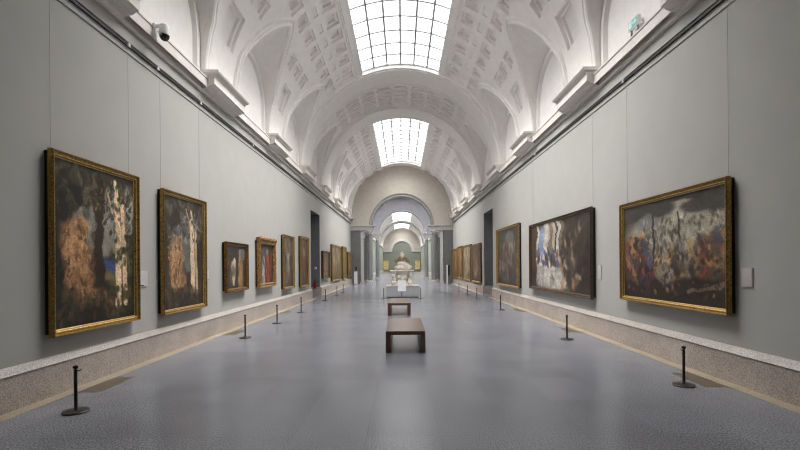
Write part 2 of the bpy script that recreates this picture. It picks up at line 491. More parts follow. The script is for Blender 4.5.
# ------------------------------------------------------------------ end of the gallery: arch on columns
AR, AZ = 2.74, 5.55
def end_wall(name, y, th, mat, full, xo):
    b = MB(); N = 48
    out = []; inn = []
    for k_ in range(N+1):
        a = math.pi*k_/N
        inn.append((AR*math.cos(a), AZ+AR*math.sin(a)))
        if full:
            out.append((xo*math.cos(a), 6.45+(RV+.3)*math.sin(a)))
        else:
            cx, cz = math.cos(a), math.sin(a); t = min(xo/max(abs(cx), 1e-6), 4.3/max(cz, 1e-6)); out.append((cx*t, AZ+cz*t))
    for yy in (y, y+th):
        vs = [(x, yy, z) for x, z in inn]+[(x, yy, z) for x, z in out]
        b.add(vs, [(i, i+1, N+1+i+1, N+1+i) for i in range(N)])
        for sg in (-1, 1):
            if full: b.add([(sg*AR, yy, AZ), (sg*xo, yy, AZ), (sg*xo, yy, 6.45)], [(0, 1, 2)])
    vs = [(x, y, z) for x, z in inn]+[(x, y+th, z) for x, z in inn]
    b.add(vs, [(i, i+1, N+1+i+1, N+1+i) for i in range(N)])
    o = struct(b.build(name, M[mat], smooth=30))
    # archivolt moulding
    ring = MB()
    prf = [(0, .02), (0, -.06), (.05, -.10), (.10, -.06), (.22, -.06), (.26, -.12), (.34, -.12), (.36, .02)]
    vs = []; fs = []
    for k_ in range(N+1):
        a = math.pi*k_/N
        for o_, h in prf: vs.append(((AR+o_)*math.cos(a), y+h, AZ+(AR+o_)*math.sin(a)))
    m = len(prf)
    for k_ in range(N):
        for j in range(m-1): fs.append((k_*m+j, k_*m+j+1, (k_+1)*m+j+1, (k_+1)*m+j))
    ring.add(vs, fs); ring.build('archivolt', M['greystone'] if full else M[mat], o, smooth=30)  # nearer ring in grey stone: the soffit's shade put into its colour
    return o
end_wall('wall_end', Y1, .8, 'tympanum', True, XW+.4)
end_wall('wall_rotunda', 53.6, .8, 'lavender', False, 6.2)

def entablature(y, xo, nm):
    for sg in (-1, 1):
        b = MB()
        xa, xb = AR-.02, xo
        for z0, z1, pr in ((5.10, 5.24, .0), (5.24, 5.30, .03), (5.30, 5.44, .0), (5.44, 5.50, .08), (5.50, 5.58, .14)):
            b.box(xa-pr, xb, y-pr, y+.8+pr, z0, z1)
        if sg < 0: b = b.mirror_x()
        struct(b.build('trim_%d' % (nm+(sg > 0)), M['stonewhite']))
entablature(Y1, XW+.02, 41); entablature(53.6, 6.2, 43)

# wall panels beside the columns
k = 45
for y, xo in ((Y1, XW+.02), (53.6, 6.2)):
    for sg in (-1, 1):
        b = MB().box(4.02, xo, y, y+.8, 0, 5.10)
        if sg < 0: b = b.mirror_x()
        struct(b.build('trim_%d' % k, M['jamb'])); k += 1

def column(x, y, r, h, mat, label, name='column', square=False):
    t = thing(name, label, 'pilaster' if square else 'column', (x, y, 0), 0, None)
    bs = MB(); sh = MB(); cp = MB()
    bs.box(-r*1.35, r*1.35, -r*1.35, r*1.35, 0, .14)
    if square:
        bs.box(-r*1.2, r*1.2, -r*1.2, r*1.2, .14, .26)
        sh.box(-r, r, -r, r, .26, h-.3); cp.box(-r*1.12, r*1.12, -r*1.12, r*1.12, h-.3, h-.22); cp.box(-r*1.04, r*1.04, -r*1.04, r*1.04, h-.22, h-.12)
    else:
        bs.lathe([(r*1.3, .14), (r*1.36, .18), (r*1.3, .23), (r*1.12, .25), (r*1.16, .29), (r*1.02, .32)], n=32)
        sh.lathe([(r, .3), (r, h*.35), (r*.93, h*.7), (r*.85, h-.32)], n=32)
        cp.lathe([(r*.86, h-.32), (r*.98, h-.30), (r*.98, h-.27), (r*.88, h-.25), (r*.88, h-.19), (r*1.15, h-.10)], n=32)
    cp.box(-r*1.25, r*1.25, -r*1.25, r*1.25, h-.10, h)
    bs.build('base', M['stonewhite'], t); sh.build('shaft', M[mat], t, 40); cp.build('capital', M['stonewhite'], t, 40)
    return t
for sg, sd in ((-1, 'left'), (1, 'right')):
    column(sg*3.07, Y1+.3, .23, 5.10, 'greystone', 'round grey stone column at the %s foot of the nearer end arch' % sd)
    column(sg*3.82, Y1+.3, .13, 5.10, 'stonewhite', 'slim pale square pilaster beside the dark panel %s of the nearer end arch' % sd, 'pilaster', True)
    column(sg*3.5, Y1+2.6, .22, 5.10, 'greystone', 'grey column standing back in the shade, %s of the end arch' % sd)
    column(sg*2.98, 53.9, .22, 5.10, 'greystone', 'grey column carrying the %s side of the farther end arch' % sd)
    column(sg*3.72, 53.9, .16, 5.10, 'greystone', 'grey square pilaster behind, %s of the farther end arch' % sd, 'pilaster', True)

# vestibule between the two arches
for sg, nm in ((-1, 'wall_west'), (1, 'wall_east')):
    b = MB().box(6.2, 6.4, Y1+.8, 54.4, 0, 9.9)
    b.box(XW+.85, 6.3, Y1+.4, Y1+.8, 0, 9.9)
    if sg < 0: b = b.mirror_x()
    struct(b.build(nm, M['greystone']))
vs = []; fs = []
for k_ in range(64):
    a = 2*math.pi*k_/64; ca, sa = math.cos(a), math.sin(a); q = min(6.4/max(abs(ca), 1e-6), 6.0/max(abs(sa), 1e-6))
    vs += [(2.75*ca, 48.4+2.75*sa, 9.9), (q*ca, 48.4+q*sa, 9.9)]
for k_ in range(64):
    k2 = (k_+1) % 64; fs.append((2*k_, 2*k2, 2*k2+1, 2*k_+1))
struct(obj('ceiling', vs, fs, M['plaster']))
struct(MB().box(-6.4, 6.4, Y1+.4, Y1+.8, 8.0, 9.9).build('wall_south', M['plaster'])) if False else None
oc = struct(MB().lathe([(2.7, 9.80), (2.7, 9.83)], 0, 48.4, 40).build('window_3', M['oculus']))
MB().lathe([(2.7, 9.76), (2.95, 9.76), (2.95, 9.89), (2.7, 9.89), (2.7, 9.76)], 0, 48.4, 40, False).build('frame', M['plaster'], oc)

# farther gallery beyond the arches
FY0, FY1 = 54.4, 115.0
for sg, nm in ((-1, 'wall_far_left'), (1, 'wall_far_right')):
    b = MB().box(XW, XW+.3, FY0, FY1, 0, 6.5)
    if sg < 0: b = b.mirror_x()
    w = struct(b.build(nm, M['greenwall']))
    q = MB().box(XW-.08, XW+.02, FY0, FY1, 0, .5)
    if sg < 0: q = q.mirror_x()
    struct(q.build('baseboard_far_'+('left' if sg < 0 else 'right'), M['plinth']))
    c = MB().extr_y([(XW+.02, 6.1), (4.8, 6.1), (4.7, 6.2), (4.7, 6.4), (XW+.02, 6.45)], FY0, FY1)
    if sg < 0: c = c.mirror_x()
    struct(c.build('trim_%d' % (51 if sg < 0 else 52), M['cornice']))
def barrel(y0, y1, sky):
    V = []; F = []
    ph = [-90+k_*3 for k_ in range(61)]
    ph = sorted(set(ph+[-SKA, SKA]))
    for y in (y0, y1):
        for p in ph: V.append(bp(p, y))
    n = len(ph)
    for i in range(n-1):
        if sky and ph[i] >= -SKA-1e-6 and ph[i+1] <= SKA+1e-6: continue
        F.append((i, i+1, n+i+1, n+i))
    struct(obj('ceiling', V, F, M['plaster'], smooth=30))
for a, e_, s in ((FY0, 58, 0), (58, 92, 1), (92, 98, 0), (98, 114, 1), (114, FY1, 0)): barrel(a, e_, s)
skylight('window_4', 58, 92, mat='farpane', step=2, full=True)
skylight('window_5', 98, 114, mat='farpane', step=2, full=True)
for yb_ in (92, 97.4):      # cross arches
    V = []; F = []
    for y, r in ((yb_, RV), (yb_, RV-.35), (yb_+.6, RV-.35), (yb_+.6, RV)):
        for k_ in range(41): V.append(bp(-90+180*k_/40, y, r))
    for j in range(3):
        for k_ in range(40): F.append((j*41+k_, j*41+k_+1, (j+1)*41+k_+1, (j+1)*41+k_))
    struct(obj('trim_%d' % (53 if yb_ < 95 else 54), V, F, M['plaster'], smooth=30))
# far end wall: green wall under a stone tympanum with an arched green niche
ew = struct(MB().box(-5.2, 5.2, FY1, FY1+.3, 0, 11.5).build('wall_far_end', M['greenwall']))
N = 40; V = []; F = []
for k_ in range(N+1):
    a = math.pi*k_/N
    V.append((3.1*math.cos(a), FY1-.03, 5.45+3.1*math.sin(a)))
    V.append((5.1*math.cos(a), FY1-.03, 5.45+5.9*math.sin(a)))
for k_ in range(N): F.append((2*k_, 2*k_+1, 2*k_+3, 2*k_+2))
obj('tympanum', V, F, M['tympanum'], ew)
V = []; F = []
for k_ in range(N+1):
    a = math.pi*k_/N
    for r, d in ((2.5, -.02), (2.5, -.25), (3.1, -.25), (3.15, -.02)): V.append((r*math.cos(a), FY1+d, 5.45+r*math.sin(a)))
for k_ in range(N):
    for j in range(3): F.append((4*k_+j, 4*k_+j+1, 4*k_+4+j+1, 4*k_+4+j))
obj('arch_band', V, F, M['stonewhite'], ew)
b = MB().box(-5, -2.5, FY1-.2, FY1, 5.2, 5.5).box(2.5, 5, FY1-.2, FY1, 5.2, 5.5); b.build('impost', M['stonewhite'], ew)

# ------------------------------------------------------------------ canvases (oil painted surfaces, generic scenes)
def vnoise(h, w, gy, gx, rng):
    g = rng.random((gy+2, gx+2)); y = np.linspace(0, gy, h); x = np.linspace(0, gx, w)
    yi = y.astype(int); xi = x.astype(int); fy = (y-yi)[:, None]; fx = (x-xi)[None, :]
    fy = fy*fy*(3-2*fy); fx = fx*fx*(3-2*fx)
    a = g[np.ix_(yi, xi)]; b_ = g[np.ix_(yi, xi+1)]; c = g[np.ix_(yi+1, xi)]; d = g[np.ix_(yi+1, xi+1)]
    return (a*(1-fx)+b_*fx)*(1-fy)+(c*(1-fx)+d*fx)*fy
class Canvas:
    def __init__(s, w, h, base, seed, res=.02, var=.35):
        s.w, s.h = w, h; s.nx = max(24, int(w/res)); s.ny = max(24, int(h/res))
        s.rng = np.random.default_rng(seed)
        u, v = np.meshgrid(np.linspace(0, 1, s.nx), np.linspace(0, 1, s.ny))
        s.u0, s.v0 = u, v
        s.wu = (vnoise(s.ny, s.nx, 9, 7, s.rng)-.5)+.5*(vnoise(s.ny, s.nx, 26, 20, s.rng)-.5)
        s.wv = (vnoise(s.ny, s.nx, 9, 7, s.rng)-.5)+.5*(vnoise(s.ny, s.nx, 26, 20, s.rng)-.5)
        s.warp(.07)
        n = .5*vnoise(s.ny, s.nx, 6, 5, s.rng)+.3*vnoise(s.ny, s.nx, 18, 14, s.rng)+.2*vnoise(s.ny, s.nx, 50, 40, s.rng)
        s.tex = n
        s.img = np.array(base, float)[None, None, :]*(1+var*2*(n-.5))[:, :, None]
    def warp(s, k): s.u = s.u0+k*s.wu; s.v = s.v0+k*s.wv; return s
    def _mix(s, m, col, amt):
        m = np.clip(m, 0, 1)[:, :, None]*amt
        c = np.array(col, float)[None, None, :]*(1+.5*(s.tex-.5))[:, :, None]
        s.img = s.img*(1-m)+c*m
    def blob(s, cx, cy, rx, ry, col, ang=0, soft=.35, amt=1):
        a = R_(ang); asp = s.w/s.h
        dx = (s.u-cx); dy = (s.v-cy)/asp
        x = (dx*math.cos(a)+dy*math.sin(a))/rx; y = (-dx*math.sin(a)+dy*math.cos(a))/(ry/asp)
        d = np.sqrt(x*x+y*y); s._mix((1-d)/soft+.5, col, amt); return s
    def stroke(s, pts, wd, col, soft=.5, amt=1):
        asp = s.h/s.w; best = np.full(s.u.shape, 9.)
        for (x0, y0, *r0), (x1, y1, *r1) in zip(pts[:-1], pts[1:]):
            ra = r0[0] if r0 else wd; rb = r1[0] if r1 else wd
            ex, ey = x1-x0, (y1-y0)*asp; l = ex*ex+ey*ey
            t = np.clip(((s.u-x0)*ex+(s.v-y0)*asp*ey)/max(l, 1e-9), 0, 1)
            d = np.hypot(s.u-x0-t*ex, (s.v-y0)*asp-t*ey)/(ra+(rb-ra)*t)
            best = np.minimum(best, d)
        s._mix((1-best)/soft+.5, col, amt); return s
    def dabs(s, n, x0, x1, y0, y1, cols, r0, r1, amt=.8, tall=1.4):
        for _ in range(n):
            c = cols[int(s.rng.integers(len(cols)))]; r = s.rng.uniform(r0, r1)
            s.blob(s.rng.uniform(x0, x1), s.rng.uniform(y0, y1), r, r*tall*s.w/s.h, c, s.rng.uniform(-60, 60), .5, amt*s.rng.uniform(.5, 1))
        return s
    def grid(s):
        i = np.clip(s.img, 0, 255)/255
        return np.where(i <= .04045, i/12.92, ((i+.055)/1.055)**2.4)

mc, nt, b_ = new_mat('varnished oil paint')
at = nt.nodes.new('ShaderNodeAttribute'); at.attribute_name = 'paint'
nv = coords(nt)
nc, _ = noise_mix(nt, nv, (.7, .68, .65, 1), (1.6, 1.57, 1.52, 1), 38, 6, .3, .7)
nm = nt.nodes.new('ShaderNodeMix'); nm.data_type = 'RGBA'; nm.blend_type = 'MULTIPLY'; nm.inputs[0].default_value = 1
nt.links.new(at.outputs['Color'], nm.inputs[6]); nt.links.new(nc, nm.inputs[7]); nt.links.new(nm.outputs[2], b_.inputs['Base Color'])
b_.inputs['Roughness'].default_value = .42; b_.inputs['Specular IOR Level'].default_value = .3
M['canvas'] = mc

def canvas_mesh(cv, w, h, zb, parent, yoff):
    g = cv.grid(); nx, ny = cv.nx, cv.ny
    xs = np.linspace(-w/2, w/2, nx); zs = np.linspace(zb, zb+h, ny)
    V = [(x, yoff, z) for z in zs for x in xs]
    F = [(j*nx+i, j*nx+i+1, (j+1)*nx+i+1, (j+1)*nx+i) for j in range(ny-1) for i in range(nx-1)]
    o = obj('canvas', V, F, M['canvas'], parent)
    a = o.data.color_attributes.new('paint', 'FLOAT_COLOR', 'POINT')
    rgba = np.ones((nx*ny, 4)); rgba[:, :3] = g.reshape(-1, 3)
    a.data.foreach_set('color', rgba.ravel()); return o

def frame_mesh(name, w, h, zb, prof_, mat, parent, mids=None):
    V = []; F = []; mi = []
    corners = [(-w/2, zb, 1, 1), (w/2, zb, -1, 1), (w/2, zb+h, -1, -1), (-w/2, zb+h, 1, -1)]
    for x, z, dx, dz in corners:
        for o, d in prof_: V.append((x+dx*o, -d, z+dz*o))
    m = len(prof_)
    for k_ in range(4):
        k2 = (k_+1) % 4
        for j in range(m-1):
            F.append((k_*m+j, k2*m+j, k2*m+j+1, k_*m+j+1)); mi.append(mids[j] if mids else 0)
    return obj(name, V, F, mat, parent, mids=mi)

GILT_ = [(0, .07), (0, .13), (.012, .15), (.03, .145), (.045, .12), (.075, .115), (.085, .122), (.095, .115), (.115, .09), (.125, .085), (.13, .07)]
GILT = [(o*.76, d) for o, d in GILT_]
GM = [0, 0, 0, 0, 0, 1, 1, 0, 1, 0]
def painting(name, side, ya, yb, zb, zt, cv, label, fr='gilt', wires=True, prof_=None, extra=None):
    w = yb-ya; h = zt-zb
    t = thing(name, label, 'painting', (side*XW, (ya+yb)/2, 0), R_(90) if side < 0 else R_(-90))
    p = prof_ or GILT
    mats = {'gilt': [M['gilt'], M['giltbright']], 'dark': [M['darkwood'], M['giltdark']], 'brown': [M['giltdark'], M['gilt']], 'carved': [M['carved'], M['giltbright']]}[fr]
    frame_mesh('frame', w, h, zb, p, mats, t, GM if prof_ is None else None)
    iw = p[-1][0]
    canvas_mesh(cv, w-2*iw+.02, h-2*iw+.02, zb+iw-.01, t, -.075)
    MB().box(-w/2+.03, w/2-.03, -.072, -.004, zb+.04, zt-.02).build('backing_board', M['backing'], t)
    if wires:
        for sx in (-1, 1):
            MB().tube([(sx*(w/2-.12), -.02, zt-.03), (sx*(w/2-.12), -.02, 5.6)], .0028, 6).build('hanging_wire', M['wire'], t)
    return t

# --- left wall
c = Canvas(2.07, 2.61, (44, 41, 33), 3, .013)
c.blob(.66, .70, .36, .2, (118, 117, 113)).blob(.92, .80, .14, .14, (138, 133, 125)).blob(.36, .62, .17, .14, (112, 110, 105)).blob(.6, .55, .14, .1, (122, 118, 112))
c.blob(.6, .36, .2, .07, (60, 76, 122), soft=.8).blob(.16, .40, .12, .06, (70, 84, 118), soft=.8).blob(.6, .29, .14, .04, (120, 104, 68), soft=.8)
c.stroke([(.49, .12, .07), (.5, .55, .06), (.51, .8, .055), (.47, 1, .09)], .05, (46, 37, 30), .3).stroke([(.52, .78, .04), (.7, .9, .025), (.84, .98, .015)], .02, (42, 35, 28), .4)
c.stroke([(.1, .42, .025), (.2, .8, .018), (.3, 1, .01)], .02, (40, 35, 28), .4).stroke([(.05, .3, .035), (.11, .7, .025), (.09, 1, .015)], .02, (36, 32, 26), .4)
F1 = [(30, 29, 23), (50, 48, 34), (72, 68, 47), (40, 36, 28), (92, 86, 66)]
c.dabs(170, 0, .48, .72, 1.0, F1, .01, .04).dabs(120, .4, 1, .82, 1.0, F1, .01, .032).dabs(70, .86, 1, .3, .68, F1, .012, .035)
c.dabs(60, .58, .98, .6, .86, [(150, 146, 138), (132, 130, 126), (118, 114, 108)], .014, .04, .9).dabs(40, .26, .46, .55, .74, [(128, 126, 120), (112, 108, 102)], .012, .03, .9)
c.dabs(110, .55, .98, .66, .9, [(38, 36, 27), (58, 54, 38), (70, 64, 44)], .007, .018, .95).dabs(16, .45, .95, .72, .92, [(170, 140, 96), (164, 96, 62)], .006, .013, 1, 1)
# sandstone crag on the left, two slim pale birch stems on the right
c.warp(.06); c.blob(.25, .4, .17, .27, (112, 82, 58), 14, .3).blob(.22, .46, .12, .2, (152, 114, 80), 14, .4).blob(.33, .26, .12, .1, (140, 102, 70), -20, .4).blob(.29, .6, .08, .07, (146, 110, 76), 0, .4)
c.dabs(60, .12, .38, .2, .66, [(176, 138, 98), (160, 120, 84), (128, 94, 66), (184, 150, 112)], .012, .04, .8, 1.8)
c.dabs(60, .1, .42, .14, .62, [(66, 50, 38), (84, 62, 46), (100, 74, 54)], .006, .018, .8, 2.4).dabs(40, .12, .4, .3, .66, [(190, 154, 114), (170, 130, 92)], .005, .014, .8, 2)
c.stroke([(.40, .22, .05), (.55, .18, .045), (.68, .12, .03)], .04, (140, 102, 68), .6)
c.warp(.02)
c.stroke([(.77, .1, .045), (.775, .35, .048), (.765, .6, .042), (.75, .82, .03), (.72, .95, .02)], .04, (206, 182, 150), .35).stroke([(.88, .12, .032), (.865, .35, .034), (.84, .58, .03), (.83, .8, .02)], .03, (196, 170, 138), .35)
c.stroke([(.765, .62, .02), (.69, .74, .014), (.62, .86, .01)], .012, (190, 164, 132), .4)
c.dabs(70, .73, .82, .1, .92, [(150, 126, 98), (120, 98, 76), (222, 200, 170), (96, 80, 62)], .005, .014, .7, .7).dabs(40, .82, .9, .1, .8, [(140, 116, 90), (110, 92, 70), (210, 186, 156)], .005, .012, .7, .7)
c.dabs(60, .66, .95, .55, .95, F1, .008, .02, .9)
c.dabs(40, .66, .92, .36, .5, [(58, 62, 36), (76, 78, 46), (46, 48, 30)], .01, .024)
c.blob(.5, .03, .6, .07, (36, 32, 26), amt=.8).dabs(170, .03, .97, .02, .22, [(52, 50, 32), (32, 28, 23), (74, 66, 40), (92, 64, 46), (58, 58, 36)], .008, .03, .8)
t = painting('painting', -1, 6.06, 8.07, .81, 3.41, c, 'largest gilt framed upright painting on the left wall, nearest the viewer')
MB().tube([(1.03, -.09, 1.43), (1.2, -.09, 1.43)], .008).build('side_bracket', M['black'], t)
c = Canvas(2.08, 2.56, (52, 47, 40), 8, .016)
c.blob(.45, .66, .3, .22, (92, 90, 86)).blob(.8, .75, .18, .14, (104, 105, 104)).blob(.2, .85, .25, .14, (46, 42, 35)).blob(.6, .4, .14, .08, (92, 96, 98), soft=.8)
c.dabs(160, 0, 1, .62, 1, [(44, 42, 34), (66, 62, 50), (92, 88, 80), (54, 50, 40)], .012, .04).dabs(60, .8, 1, .2, .7, [(44, 42, 34), (60, 57, 44)], .015, .04)
c.dabs(50, .3, .9, .6, .85, [(120, 118, 114), (104, 102, 98)], .012, .035, .8)
c.warp(.06); c.blob(.32, .36, .18, .26, (104, 80, 60), 10, .3).blob(.3, .42, .12, .2, (144, 114, 86), 10, .4).blob(.42, .22, .12, .1, (134, 104, 76), 0, .4)
c.dabs(50, .18, .46, .14, .6, [(160, 130, 98), (146, 114, 84), (112, 86, 64)], .014, .04, .8, 1.8)
c.dabs(60, .1, .42, .14, .62, [(66, 50, 38), (84, 62, 46), (100, 74, 54)], .006, .018, .8, 2.4).dabs(40, .12, .4, .3, .66, [(190, 154, 114), (170, 130, 92)], .005, .014, .8, 2)
c.warp(.02).stroke([(.71, .08, .05), (.715, .4, .06), (.70, .65, .05), (.67, .9, .03)], .05, (190, 168, 140), .4).stroke([(.82, .1, .03), (.81, .4, .035), (.79, .7, .025)], .03, (172, 150, 122), .4).stroke([(.70, .66, .02), (.62, .8, .014), (.54, .92, .01)], .02, (176, 150, 120), .5)
c.dabs(70, .64, .78, .1, .92, [(140, 118, 92), (116, 96, 74), (206, 186, 158)], .006, .016, .7, .7).dabs(60, .5, .95, .6, .98, [(44, 42, 34), (66, 62, 50), (92, 88, 80)], .008, .022, .9)
c.blob(.5, .04, .6, .07, (42, 36, 30), amt=.8).dabs(90, .03, .97, .02, .2, [(58, 46, 36), (36, 30, 26), (80, 66, 50)], .012, .04, .7)
t = painting('painting', -1, 8.88, 10.84, .79, 3.35, c, 'tall gilt framed painting second from the viewer on the left wall')
MB().tube([(1.03, -.09, 1.44), (1.2, -.09, 1.44)], .008).build('side_bracket', M['black'], t)
c = Canvas(1.87, 1.41, (52, 44, 38), 11, .025)
c.blob(.75, .8, .2, .12, (96, 98, 106)).blob(.35, .75, .2, .15, (52, 46, 42)).warp(.04)
c.stroke([(.36, .15, .06), (.35, .5, .12), (.4, .62, .07)], .1, (168, 158, 142)).blob(.34, .42, .08, .1, (120, 112, 100)).stroke([(.72, .1, .13), (.73, .5, .13), (.68, .72, .06)], .1, (136, 106, 68))
c.blob(.7, .78, .03, .12, (170, 160, 150)).dabs(26, .05, .95, .05, .9, [(50, 42, 36), (96, 78, 58), (72, 64, 60)], .03, .07, .6)
painting('painting', -1, 12.07, 13.78, 1.05, 2.45, c, 'smaller brown framed painting third from the viewer on the left wall', 'brown', False)
c = Canvas(2.1, 1.64, (54, 44, 38), 12, .025)
c.stroke([(.3, .1, .1), (.32, .5, .1), (.36, .7, .05)], .1, (152, 146, 136)).stroke([(.62, .12, .12), (.62, .5, .12), (.6, .78, .06)], .1, (140, 58, 44)).blob(.45, .78, .25, .12, (62, 62, 74)).blob(.6, .82, .05, .1, (168, 150, 130)).blob(.85, .5, .1, .4, (84, 60, 40))
c.dabs(26, .05, .95, .05, .9, [(54, 44, 38), (104, 84, 62), (86, 72, 64)], .03, .07, .6)
wide = [(0, .05), (0, .14), (.02, .17), (.05, .15), (.08, .14), (.11, .165), (.13, .13), (.15, .09), (.15, .06)]
t = painting('painting', -1, 14.82, 16.73, 1.03, 2.67, c, 'painting in a wide carved gilt frame with ornate top, left wall', 'carved', False, wide)
cr = MB().box(-1.0, 1.0, -.17, -.05, 2.62, 2.74)
for q in range(-6, 7): cr.ell((q*.155, -.16, 2.70), (.07, .05, .08))
cr.build('carved_crest', M['carved'], t)
def upright(seed, base, fig, w, h, res=.05):
    c = Canvas(w, h, base, seed, res)
    c.blob(.5, .8, .5, .2, tuple(min(255, v*1.35) for v in base)).warp(.04)
    for x, y, rx, ry, col in fig: c.blob(x, y, rx, ry, col, soft=.6)
    return c.dabs(30, .05, .95, .05, .95, [tuple(v*.6 for v in base), tuple(min(255, v*1.5) for v in base), (110, 92, 70)], .03, .09, .6)
painting('painting', -1, 17.95, 19.69, .80, 3.05, upright(21, (66, 58, 51), [(.5, .45, .2, .3, (120, 112, 106)), (.55, .62, .1, .08, (190, 182, 172)), (.4, .2, .3, .1, (92, 72, 56))], 2, 2.25), 'tall narrow looking gilt framed painting with a pale patch, before the left doorway', 'gilt', False)
painting('painting', -1, 20.98, 22.75, .73, 3.19, upright(22, (68, 53, 44), [(.5, .4, .25, .3, (112, 66, 50)), (.5, .7, .12, .1, (140, 112, 88)), (.3, .15, .2, .1, (70, 54, 44))], 2, 2.46), 'tall reddish brown gilt framed painting beside the left doorway', 'gilt', False)
painting('painting', -1, 26.9, 29.33, .95, 2.68, upright(23, (84, 68, 52), [(.5, .5, .3, .3, (132, 110, 84)), (.5, .15, .4, .06, (150, 120, 80))], 2.4, 1.7, .08), 'lower brown painting just past the left doorway', 'brown', False)
painting('painting', -1, 30.40, 34.99, .67, 3.25, upright(24, (96, 80, 60), [(.5, .6, .4, .3, (140, 128, 108)), (.4, .3, .3, .2, (120, 92, 62))], 4.6, 2.6, .1), 'wide golden brown painting in the far group on the left wall', 'gilt', False)
painting('painting', -1, 36.00, 38.22, .62, 3.33, upright(25, (90, 86, 60), [(.5, .5, .3, .3, (128, 100, 68))], 2.2, 2.7, .1), 'narrow tall painting second from the end of the left wall', 'gilt', False)
painting('painting', -1, 39.43, 42.25, .76, 2.97, upright(26, (92, 74, 52), [(.5, .5, .3, .3, (138, 108, 70))], 2.8, 2.2, .1), 'last brown painting on the left wall, next to the end columns', 'gilt', False)

# --- right wall
c = Canvas(3.29, 2.06, (50, 45, 39), 31, .015)
c.blob(.55, .62, .55, .26, (132, 127, 116)).blob(.72, .68, .36, .16, (144, 139, 126)).blob(.3, .75, .12, .1, (122, 124, 126)).blob(.64, .9, .14, .08, (146, 139, 128))
c.warp(.02); c.dabs(240, .25, .98, .45, .82, [(176, 169, 152), (96, 91, 83), (152, 144, 126), (80, 75, 70)], .005, .011, .9, 2)
c.dabs(150, .2, .62, .3, .72, [(156, 149, 134), (80, 72, 64), (112, 105, 96), (58, 52, 46)], .007, .018, .85, 2)
c.warp(.035)      # heavy dark cloud bank above a hazy pale plain, a bright dotted crowd of bushes in front
for x, y, rx, ry in ((.1, .92, .2, .09), (.3, .95, .14, .06), (.46, .91, .12, .07), (.78, .88, .14, .06), (.95, .91, .16, .11), (.6, .99, .2, .04)): c.blob(x, y, rx, ry, (62, 59, 57), soft=.5)
c.stroke([(.36, .86, .008), (.37, .3, .012)], .008, (46, 39, 34)).stroke([(.61, .84, .008), (.66, .3, .012)], .008, (48, 41, 36))
c.blob(.14, .38, .18, .26, (70, 54, 46), soft=.6).blob(.9, .42, .15, .2, (92, 68, 54), soft=.6)
c.dabs(60, .03, .33, .25, .66, [(120, 60, 48), (160, 116, 66), (56, 52, 50), (66, 70, 98), (156, 138, 118), (54, 46, 42), (140, 96, 66)], .014, .034, .9, 1.6)
c.dabs(50, .76, 1, .28, .62, [(152, 60, 50), (160, 118, 72), (56, 62, 88), (112, 96, 70), (60, 48, 42), (70, 72, 66)], .012, .03, .9, 1.5)
c.dabs(50, .4, .72, .1, .55, [(122, 118, 112), (70, 62, 54), (124, 112, 92), (160, 130, 88), (52, 44, 38)], .012, .032, .85, 1.8)
c.dabs(26, .16, .36, .12, .32, [(52, 62, 84), (44, 50, 68), (124, 54, 46), (48, 38, 34)], .014, .034, .9)
c.blob(.8, .14, .28, .11, (44, 36, 31)).blob(.1, .08, .2, .1, (42, 36, 32)).blob(.42, .06, .16, .06, (46, 38, 32)).stroke([(.7, .1, .012), (1, .2, .014)], .012, (104, 88, 74))
c.dabs(150, .02, .98, .04, .5, [(38, 31, 28), (96, 66, 50), (140, 112, 84), (66, 56, 50), (44, 37, 33)], .006, .016, .8)
painting('painting', 1, 6.5, 9.71, .98, 3.04, c, 'wide gilt framed crowded painting nearest the viewer on the right wall')
c = Canvas(5.55, 2.36, (60, 52, 45), 32, .022)
c.blob(.22, .64, .12, .34, (112, 132, 162)).blob(.34, .84, .1, .2, (150, 150, 152))
for x, wd, cl in ((.13, .022, (172, 160, 144)), (.31, .03, (184, 176, 162)), (.39, .025, (120, 106, 90)), (.45, .03, (160, 150, 136)), (.54, .03, (162, 160, 158)), (.6, .02, (116, 102, 86))): c.stroke([(x, 1.05), (x, .42)], wd, cl, .3)
c.warp(.03).blob(.36, .2, .30, .2, (180, 176, 172), soft=.5).blob(.56, .15, .2, .13, (174, 170, 166), soft=.5).blob(.2, .38, .12, .07, (152, 148, 144))
c.dabs(90, .12, .62, .36, .56, [(62, 54, 58), (74, 80, 112), (96, 70, 50), (48, 42, 38), (130, 108, 88), (196, 190, 182)], .01, .024, .9).dabs(60, .12, .75, .05, .3, [(140, 134, 132), (202, 197, 191), (120, 112, 108)], .01, .03, .6)
c.blob(.86, .6, .24, .62, (56, 48, 42), soft=.5).blob(.72, .75, .1, .25, (66, 56, 48)).blob(.94, .4, .07, .42, (34, 30, 28)).blob(.05, .4, .06, .5, (64, 51, 42))
c.dabs(60, .62, .92, .2, .85, [(46, 40, 36), (84, 70, 58), (132, 116, 96), (66, 56, 48), (158, 142, 120)], .008, .02, .8, 2.2).dabs(26, .6, .82, .05, .4, [(190, 172, 152), (150, 110, 80), (60, 56, 62), (60, 50, 44)], .012, .028, .85, 1.6)
c.dabs(60, .65, .99, .05, .95, [(44, 38, 34), (60, 51, 45)], .015, .04, .7)
dark = [(0, .07), (0, .13), (.02, .15), (.06, .14), (.09, .12), (.12, .13), (.14, .125), (.17, .10), (.18, .085), (.20, .085), (.205, .07)]
painting('painting', 1, 11.2, 16.61, .86, 3.21, c, 'widest painting in a dark wooden frame, pale floor shown, right wall', 'dark', True)
c = Canvas(4.42, 2.75, (60, 52, 46), 33, .04)
c.blob(.6, .8, .2, .15, (96, 98, 96)).blob(.4, .6, .2, .2, (76, 66, 58)).warp(.03)
c.dabs(140, .05, .95, .08, .75, [(130, 112, 92), (48, 42, 38), (104, 84, 66), (150, 136, 118), (84, 64, 52), (60, 58, 66)], .014, .035, .7, 2)
painting('painting', 1, 18.2, 22.40, .74, 3.48, c, 'large dark painting in a broad gold frame beside the right doorway', 'gilt', False)
